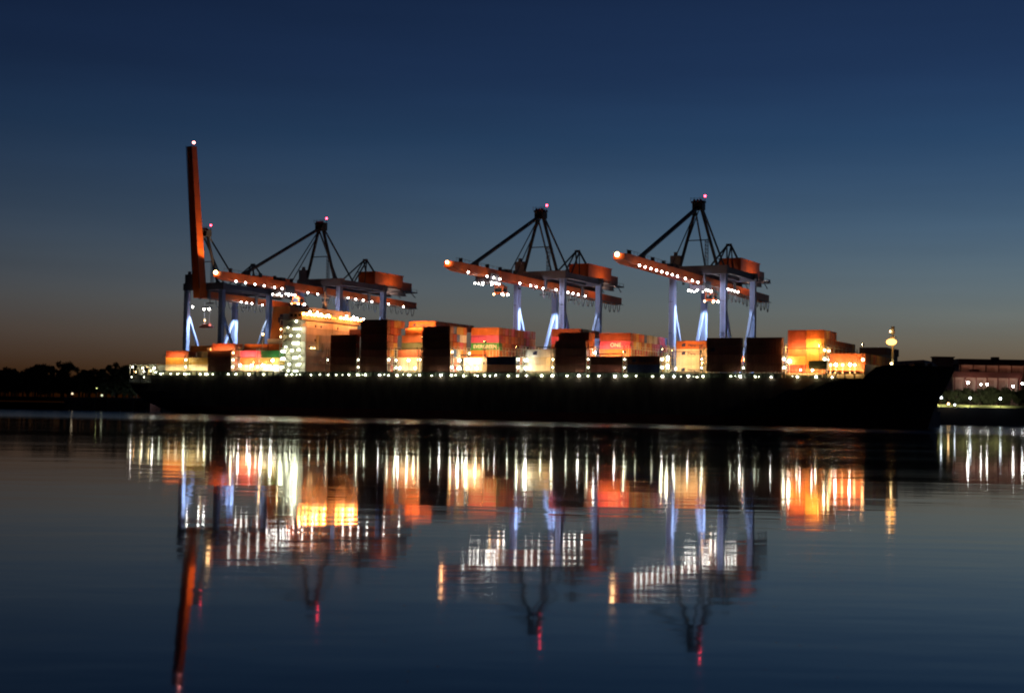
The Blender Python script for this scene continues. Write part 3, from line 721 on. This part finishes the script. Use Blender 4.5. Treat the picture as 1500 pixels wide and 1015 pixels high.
    # outrigger and spot added to brighten the machinery house and rear girder
    m = new(); m.box((6, 47.6, 57.4), (12.4, 48, 57.7)); m.box((12.2, 47.2, 57.0), (12.9, 48.4, 58.2)); m.build('fill_light_outrigger', M_grey, rt)
    ld = bpy.data.lights.new('house_fill_spot', 'SPOT'); ld.energy = 6000; ld.color = (1, .66, .42); ld.spot_size = R(140); ld.spot_blend = .7; ld.shadow_soft_size = .4
    lo = bpy.data.objects.new('house_fill_spot', ld); COL.objects.link(lo); lo.parent = rt; lo.location = at((12.0, 47.8, 57.6)); lo.rotation_euler = Vector((-1, 0, .35)).to_track_quat('-Z', 'Y').to_euler()
    # portal lamps that light the legs
    for y in (4.0, GA-4.0):
        for x, tx, en in ((1.5, -W2, 100000), (-1.5, W2, 36000)):
            ld = bpy.data.lights.new('portal_spot', 'SPOT'); ld.energy = en; ld.color = (.74, .87, 1.0); ld.spot_size = R(96); ld.spot_blend = .35; ld.shadow_soft_size = .5
            lo = bpy.data.objects.new('portal_spot', ld); COL.objects.link(lo); lo.parent = rt
            p0 = Vector(at((x, y, 50.2))); tgt = Vector(at((tx, y, 20)))
            lo.location = p0; lo.rotation_euler = (tgt-p0).to_track_quat('-Z', 'Y').to_euler()
        m = new(); m.box((-2, y-.4, 50.3), (2, y+.4, 50.8)); m.beam((0, y, 50.8), (0, y, 52.6), .2); m.build('portal_lamp', M_dark, rt)
    return rt

crane(-186.8, 'leftmost crane with its orange boom raised nearly upright', 1, 1, raised=True, trolley=None,
      white=(20, 24, 28, 36), sidefl=[(0,-8,48,.4,G_crane)])
crane(-121.7, 'crane behind the lit ship bridge, boom lowered over the stern', .955, .99, trolley=-26,
      floods=(-63,-57,-51,-45,-38,-33,-15,-8), white=(6, 14, 20, 26, 33, 47, 60))
crane(-13.5, 'middle crane, boom lowered beside the green container', 1.0, 1.0, trolley=-44,
      floods=(-66,-52,-47,-42,-26,-17,-12,-6), white=(4, 9, 15, 20, 25, 32), tipm=G_warm2)
crane(53.9, 'rightmost crane, its row of white lamps under the boom unbroken', 1.04, 1.05, trolley=2,
      floods=(-68,-63,-58,-53,-48,-43,-38,-33,-25,-18,-12), white=(12, 19, 23, 27, 31))
# spreader hanging from the leftmost crane
sp = empty('spreader', F(-186.8, 48.6+2, 39.0)); tag(sp, 'small pink spreader hanging on ropes under the leftmost crane', 'spreader')
mb = MB(); mb.box((-3.4, -1.2, 0), (3.4, 1.2, .9)); mb.box((-2.0, -1.0, .9), (2.0, 1.0, 1.8)); mb.build('frame', paint('spreader_pink', (.75, .28, .22)), sp)
mb = MB()
for x in (-1.6, 1.6): mb.beam((x, 0, 1.8), (x*.9, 0, 9.0), .12)
mb.build('hoist_rope', M_cable, sp)
mb = MB(); mb.box((-2.4, -.8, 9.0), (2.4, .8, 9.8)); mb.build('headblock', M_grey, sp)
for x in (-1.5, 1.5): lamp('lamp', (x, -.4, 8.7), .36, G_cool, sp)
lamp('lamp', (0, -1.3, 3.4), .3, G_tip, sp)
mb = MB()
for x in (-1.4, 1.4): mb.beam((x, 0, 9.8), (x, 0, 13.4), .12)
mb.build('hoist_rope', M_cable, sp)

# ------------------------------------------------------------------ far shore, right
mbx = lambda: MB()
def hall(X, Y, W_, D_, z0, zw, zt, label, cols):
    r_ = empty('dock_shed', (X, Y, 9), 0); tag(r_, label, 'shed')
    m = MB((0,0,-9)); m.box((0, 0, z0), (W_, D_, zw)); m.build('wall', M_shed, r_)
    m = MB((0,0,-9)); m.box((-1.2, -3.4, zw), (W_+1.2, D_+1, zt)); m.box((-1.2, -3.4, zw-.5), (W_+1.2, -3.1, zw)); m.box((W_*.3, 1, zt), (W_*.3+4, 5, zt+1.6)); m.build('roof', M_rustbr, r_)
    m = MB((0,0,-9))
    for k in range(cols+1): m.box((W_*k/cols-.3, -3.0, z0), (W_*k/cols+.3, -2.4, zw))
    m.build('column', M_rustbr, r_)
    for k in range(cols):
        m = MB((0,0,-9)); x = W_*(k+.5)/cols; m.box((x-W_/cols*.3, -.08, z0+.4), (x+W_/cols*.3, 0, zw-1.6)); m.build('door', M_shed2, r_)
    m = MB((0,0,-9)); m.box((.5, -2.6, zw-.3), (W_-.5, -2.3, zw-.12)); m.build('eave_fill', glow('eave_fill_glow', (1.0, .55, .38), 5), r_)  # glowing strip added out of sight under the eave to brighten the wall
M_shed = paint('shed_wall', (.42, .28, .22), .8, rust=.2, scale=.15); M_shed2 = paint('shed_door', (.30, .17, .13), .8)
hall(273.8, 856, 70, 24, 9, 36.4, 39.6, 'far dark red shed, the taller of the two beyond the ship bow', 9)
hall(241, 764, 35.5, 20, 9, 26.1, 28.7, 'lower red-roofed shed behind the bushes beyond the ship bow', 6)
g3 = empty('crane_portal', (257.5, 852, 9), 0); tag(g3, 'dark boxy crane housing showing over the ship bow', 'crane house')
m = MB((0,0,-9)); m.box((0, 0, 33.5), (11.8, 6, 40)); m.box((-.6, -.4, 40), (12.4, 6.4, 40.7)); m.build('housing', M_roofbr, g3)
for x in (1.2, 10.6):
    for y in (.8, 5.2): m = MB((0,0,-9)); m.beam((x, y, 9.2), (x, y, 33.5), 1.1); m.build('leg', M_rustbr, g3)
def street_lamp(X, Y, zg, h, label, mat, r=.55):
    r_ = empty('street_lamp', (X, Y, zg), 0); tag(r_, label, 'street lamp', 'lamps along the far bank')
    m = MB(); m.beam((0,0,0), (0,0,h), .26, .26, w2=.16, h2=.16); m.box((-.5, -.12, h-.05), (.5, .12, h+.12)); m.build('post', M_conc, r_)
    lamp('lamp', (0, -.1, h+.45), r, mat, r_)
    ld = bpy.data.lights.new('lamp_beam', 'SPOT'); ld.energy = 5200; ld.color = (1, .93, .62); ld.spot_size = R(150); ld.spot_blend = .3; ld.shadow_soft_size = .3
    lo = bpy.data.objects.new('lamp_beam', ld); COL.objects.link(lo); lo.parent = r_; lo.location = (0, .5, h+.3); lo.rotation_euler = Vector((0, .85, -.7)).to_track_quat('-Z', 'Y').to_euler()
    return r_
for X, lb in ((218.5, 'bank lamp closest to the ship bow'), (233.3, 'bank lamp midway between the bow and the photo edge'), (248.6, 'bank lamp farthest from the bow')):
    street_lamp(X, 711.5, 9.0, 4.3, lb, G_day)
def small_lamp(X, Y, z, r, mat, label):
    r_ = empty('yard_lamp', (X, Y, 9), 0); tag(r_, label, 'lamp', 'yard lamps behind the far bank')
    m = MB(); m.beam((0,0,0), (0,0,z-9-.3), .2); m.build('post', M_dark, r_); lamp('lamp', (0,0,z-9), r, mat, r_)
small_lamp(221.6, 709.5, 10.6, .55, G_tip, 'low orange lamp on the grass by the bow')
small_lamp(224.8, 709.5, 10.2, .4, G_day, 'low white lamp on the grass by the bow')
for X, z, r, lb in ((247, 22.6, .56, 'bright white yard lamp above the dark bushes'), (254, 21.9, .38, 'first of two small yard lamps above the dark bushes'), (257.3, 21.9, .45, 'second of two small yard lamps above the dark bushes'),
                    (271.4, 21.1, .5, 'pale yard lamp near the end of the lower shed'), (276.4, 22.6, .5, 'yard lamp at the very right edge of the photo')):
    small_lamp(X, 757, z, r, G_cool, lb)
# buildings behind the bow
o = empty('terminal_building', F(108, 84, 6)); tag(o, 'grey flat-roofed terminal building behind the foremost containers', 'building')
m = MB((0,0,-6)); m.box((-1, 0, 6), (8.6, 20, 27.2)); m.build('wall', M_bldg, o); m = MB((0,0,-6)); m.box((-1.4, -.4, 27.2), (9, 20.4, 30)); m.build('roof', M_roofbr, o)
m = MB((0,0,-6)); m.box((.6, -.06, 22.6), (7.6, 0, 25.0)); m.build('window', M_glassd, o)
o = empty('warehouse', F(117.6, 88, 6)); tag(o, 'low brown warehouse behind the foremast of the ship', 'building')
m = MB((0,0,-6)); m.box((0, 0, 6), (12.4, 26, 23.6)); m.build('wall', M_roofbr, o)
m = MB((0,0,-6)); m.add([(-.3,-.4,23.6),(12.8,-.4,23.6),(12.8,26,23.6),(-.3,26,23.6),(-.3,6,25.0),(11,6,25.6),(11,20,25.6),(-.3,20,25)], [(0,1,5,4),(1,2,6,5),(2,3,7,6),(3,0,4,7),(4,5,6,7)]); m.build('roof', M_roofbr, o)
lamp('wall_lamp', (11.0, -1.3, 17.8), .3, G_yel, o)

# ------------------------------------------------------------------ left jetty
o = empty('jetty', F(-262, 38, 0)); tag(o, 'low dark red jetty with a grey top beside the ship stern', 'jetty')
m = MB(); m.box((0, 0, -3), (54, 7.4, 5.2)); m.build('wall', M_brick, o); m = MB(); m.box((-.4, -.3, 5.2), (54.3, 7.4, 6.1)); m.build('coping', M_conc, o)
m = MB()
for k in range(7): m.tube([(4+8*k, -.6, -2), (4+8*k, -.6, 5)], .3, 6)
m.build('fender_pile', M_dark, o)
def quay_lamp(s, t, h, r, mat, label):
    r_ = empty('quay_lamp', F(s, t, 6.1)); tag(r_, label, 'lamp', 'lamps on the jetty left of the ship')
    m = MB(); m.beam((0,0,0), (0,0,h), .2); m.build('post', M_dark, r_); lamp('lamp', (0,0,h+.3), r, mat, r_)
quay_lamp(-259, 40, 1.4, .5, glow('lamp_jetty', (1, .78, .5), 1.6), 'dim round lamp at the outer end of the jetty')
quay_lamp(-240, 40, .8, .5, glow('lamp_jetty2', (.9, .95, .6), 1.2), 'small pale lamp midway along the jetty')

# ------------------------------------------------------------------ trees
leafm = paint('tree_foliage', (.035, .045, .018), .9, rnd=.35, scale=.8)
barkm = paint('tree_bark', (.05, .04, .03), .9)
def tree_meshes(seed, H, W):
    r = random.Random(seed); crown = MB(); trunk = MB()
    trunk.tube([(0,0,0),(r.uniform(-.3,.3),0,H*.35),(r.uniform(-.5,.5),.2,H*.75)], .35, 7)
    blobs = []
    for k in range(15):
        a = r.uniform(0, 2*PI); zz = r.uniform(.3, .96); rad = W*.5*math.sqrt(max(.06, 1-((zz-.52)/.5)**2))*r.uniform(.3, .9)
        c = Vector((rad*math.cos(a), rad*math.sin(a), H*zz)); blobs.append((c, W*r.uniform(.12, .23)))
        trunk.tube([(0,0,H*(zz*.55)), c], .1, 4)
    for c, br_ in blobs:
        for q in range(210):
            d = Vector((r.gauss(0,1), r.gauss(0,1), r.gauss(0,1))).normalized()*br_*r.uniform(.35, 1.15)
            p = c+d; s_ = r.uniform(.18, .42)
            x = Vector((r.uniform(-1,1), r.uniform(-1,1), r.uniform(-1,1))).normalized(); y = x.cross(Vector((r.uniform(-1,1), r.uniform(-1,1), r.uniform(-1,1)))).normalized()
            crown.add([p-x*s_, p-y*s_*.7, p+x*s_, p+y*s_*.7], [(0,1,2,3)])
    return crown.mesh('crown', leafm), trunk.mesh('trunk', barkm)
TM = [tree_meshes(1, 12, 9), tree_meshes(2, 14, 8), tree_meshes(3, 10.5, 10), tree_meshes(4, 15, 7)]
def tree(X, Y, z, k, sc, label, grp):
    r_ = empty('tree', (X, Y, z), random.uniform(0, 6.28)); tag(r_, label, 'tree', grp)
    for nm, me in (('crown', TM[k][0]), ('trunk', TM[k][1])):
        o = bpy.data.objects.new(nm, me); COL.objects.link(o); o.parent = r_; o.scale = (sc, sc, sc)
rt_ = random.Random(5)
X = -300.0
while X < -186:
    for dy in (0, 9):
        tree(X+rt_.uniform(-2, 2), 712+dy+rt_.uniform(-2, 4), 6.0, rt_.randrange(4), rt_.uniform(.98, 1.25), 'dark tree in the unlit wood left of the ship stern', 'dark wood left of the ship')
    X += 4.4
X = -302.0
while X < -190:
    tree(X, 709.5+rt_.uniform(-1, 1), 6.0, rt_.randrange(4), rt_.uniform(.5, .72), 'dark tree in the unlit wood left of the ship stern', 'dark wood left of the ship')
    tree(X+2, 736+rt_.uniform(-3, 3), 6.0, rt_.randrange(4), rt_.uniform(.9, 1.15), 'dark tree in the unlit wood left of the ship stern', 'dark wood left of the ship')
    X += 4.6
tree(-206.5, 707.5, 6.0, 3, .93, 'slim tree faintly lit yellow-green behind the small jetty lamp', 'dark wood left of the ship')
o = empty('lamp_post', (-208.5, 704.5, 6), 0); tag(o, 'short lamp post throwing faint light on the tree by the stern', 'lamp')
m = MB(); m.beam((0,0,0),(0,0,4.6),.2); m.build('post', M_dark, o); lamp('lamp', (0,0,4.9), .22, glow('lamp_tree', (.8,.9,.3), 5), o)
X = 214.0
while X < 300:
    for dy in (0, 12):
        tree(X+rt_.uniform(-2, 2), 730+dy+rt_.uniform(-3, 4), 9.0, (0, 2)[rt_.randrange(2)], rt_.uniform(.75, .98), 'dark bushy tree on the bank beyond the ship bow', 'dark trees behind the right bank')
    X += 6.0

# ------------------------------------------------------------------ camera and render settings
cd = bpy.data.cameras.new('camera'); cam = bpy.data.objects.new('camera', cd); COL.objects.link(cam); scn.camera = cam
cd.sensor_width = 36; cd.lens = 49.2; cd.clip_start = .1; cd.clip_end = 30000
p, r = math.atan(92.5/2050), R(1.0)
fw = Vector((0, math.cos(p), math.sin(p))); up = Vector((0, -math.sin(p), math.cos(p))); rt0 = Vector((1, 0, 0))
rr = rt0*math.cos(r)+up*math.sin(r); uu = -rt0*math.sin(r)+up*math.cos(r)
M = Matrix((rr, uu, -fw)).transposed().to_4x4(); M.translation = Vector((0, 0, 3.8)); cam.matrix_world = M
scn.view_settings.view_transform = 'Standard'; scn.view_settings.look = 'None'; scn.view_settings.exposure = 0; scn.view_settings.gamma = 1
scn.render.engine = 'CYCLES'
scn.cycles.use_denoising = True
scn.cycles.max_bounces = 5; scn.cycles.diffuse_bounces = 2; scn.cycles.glossy_bounces = 3
scn.cycles.caustics_reflective = False; scn.cycles.caustics_refractive = False
scn.cycles.sample_clamp_indirect = 30
scn.cycles.filter_width = 2.0
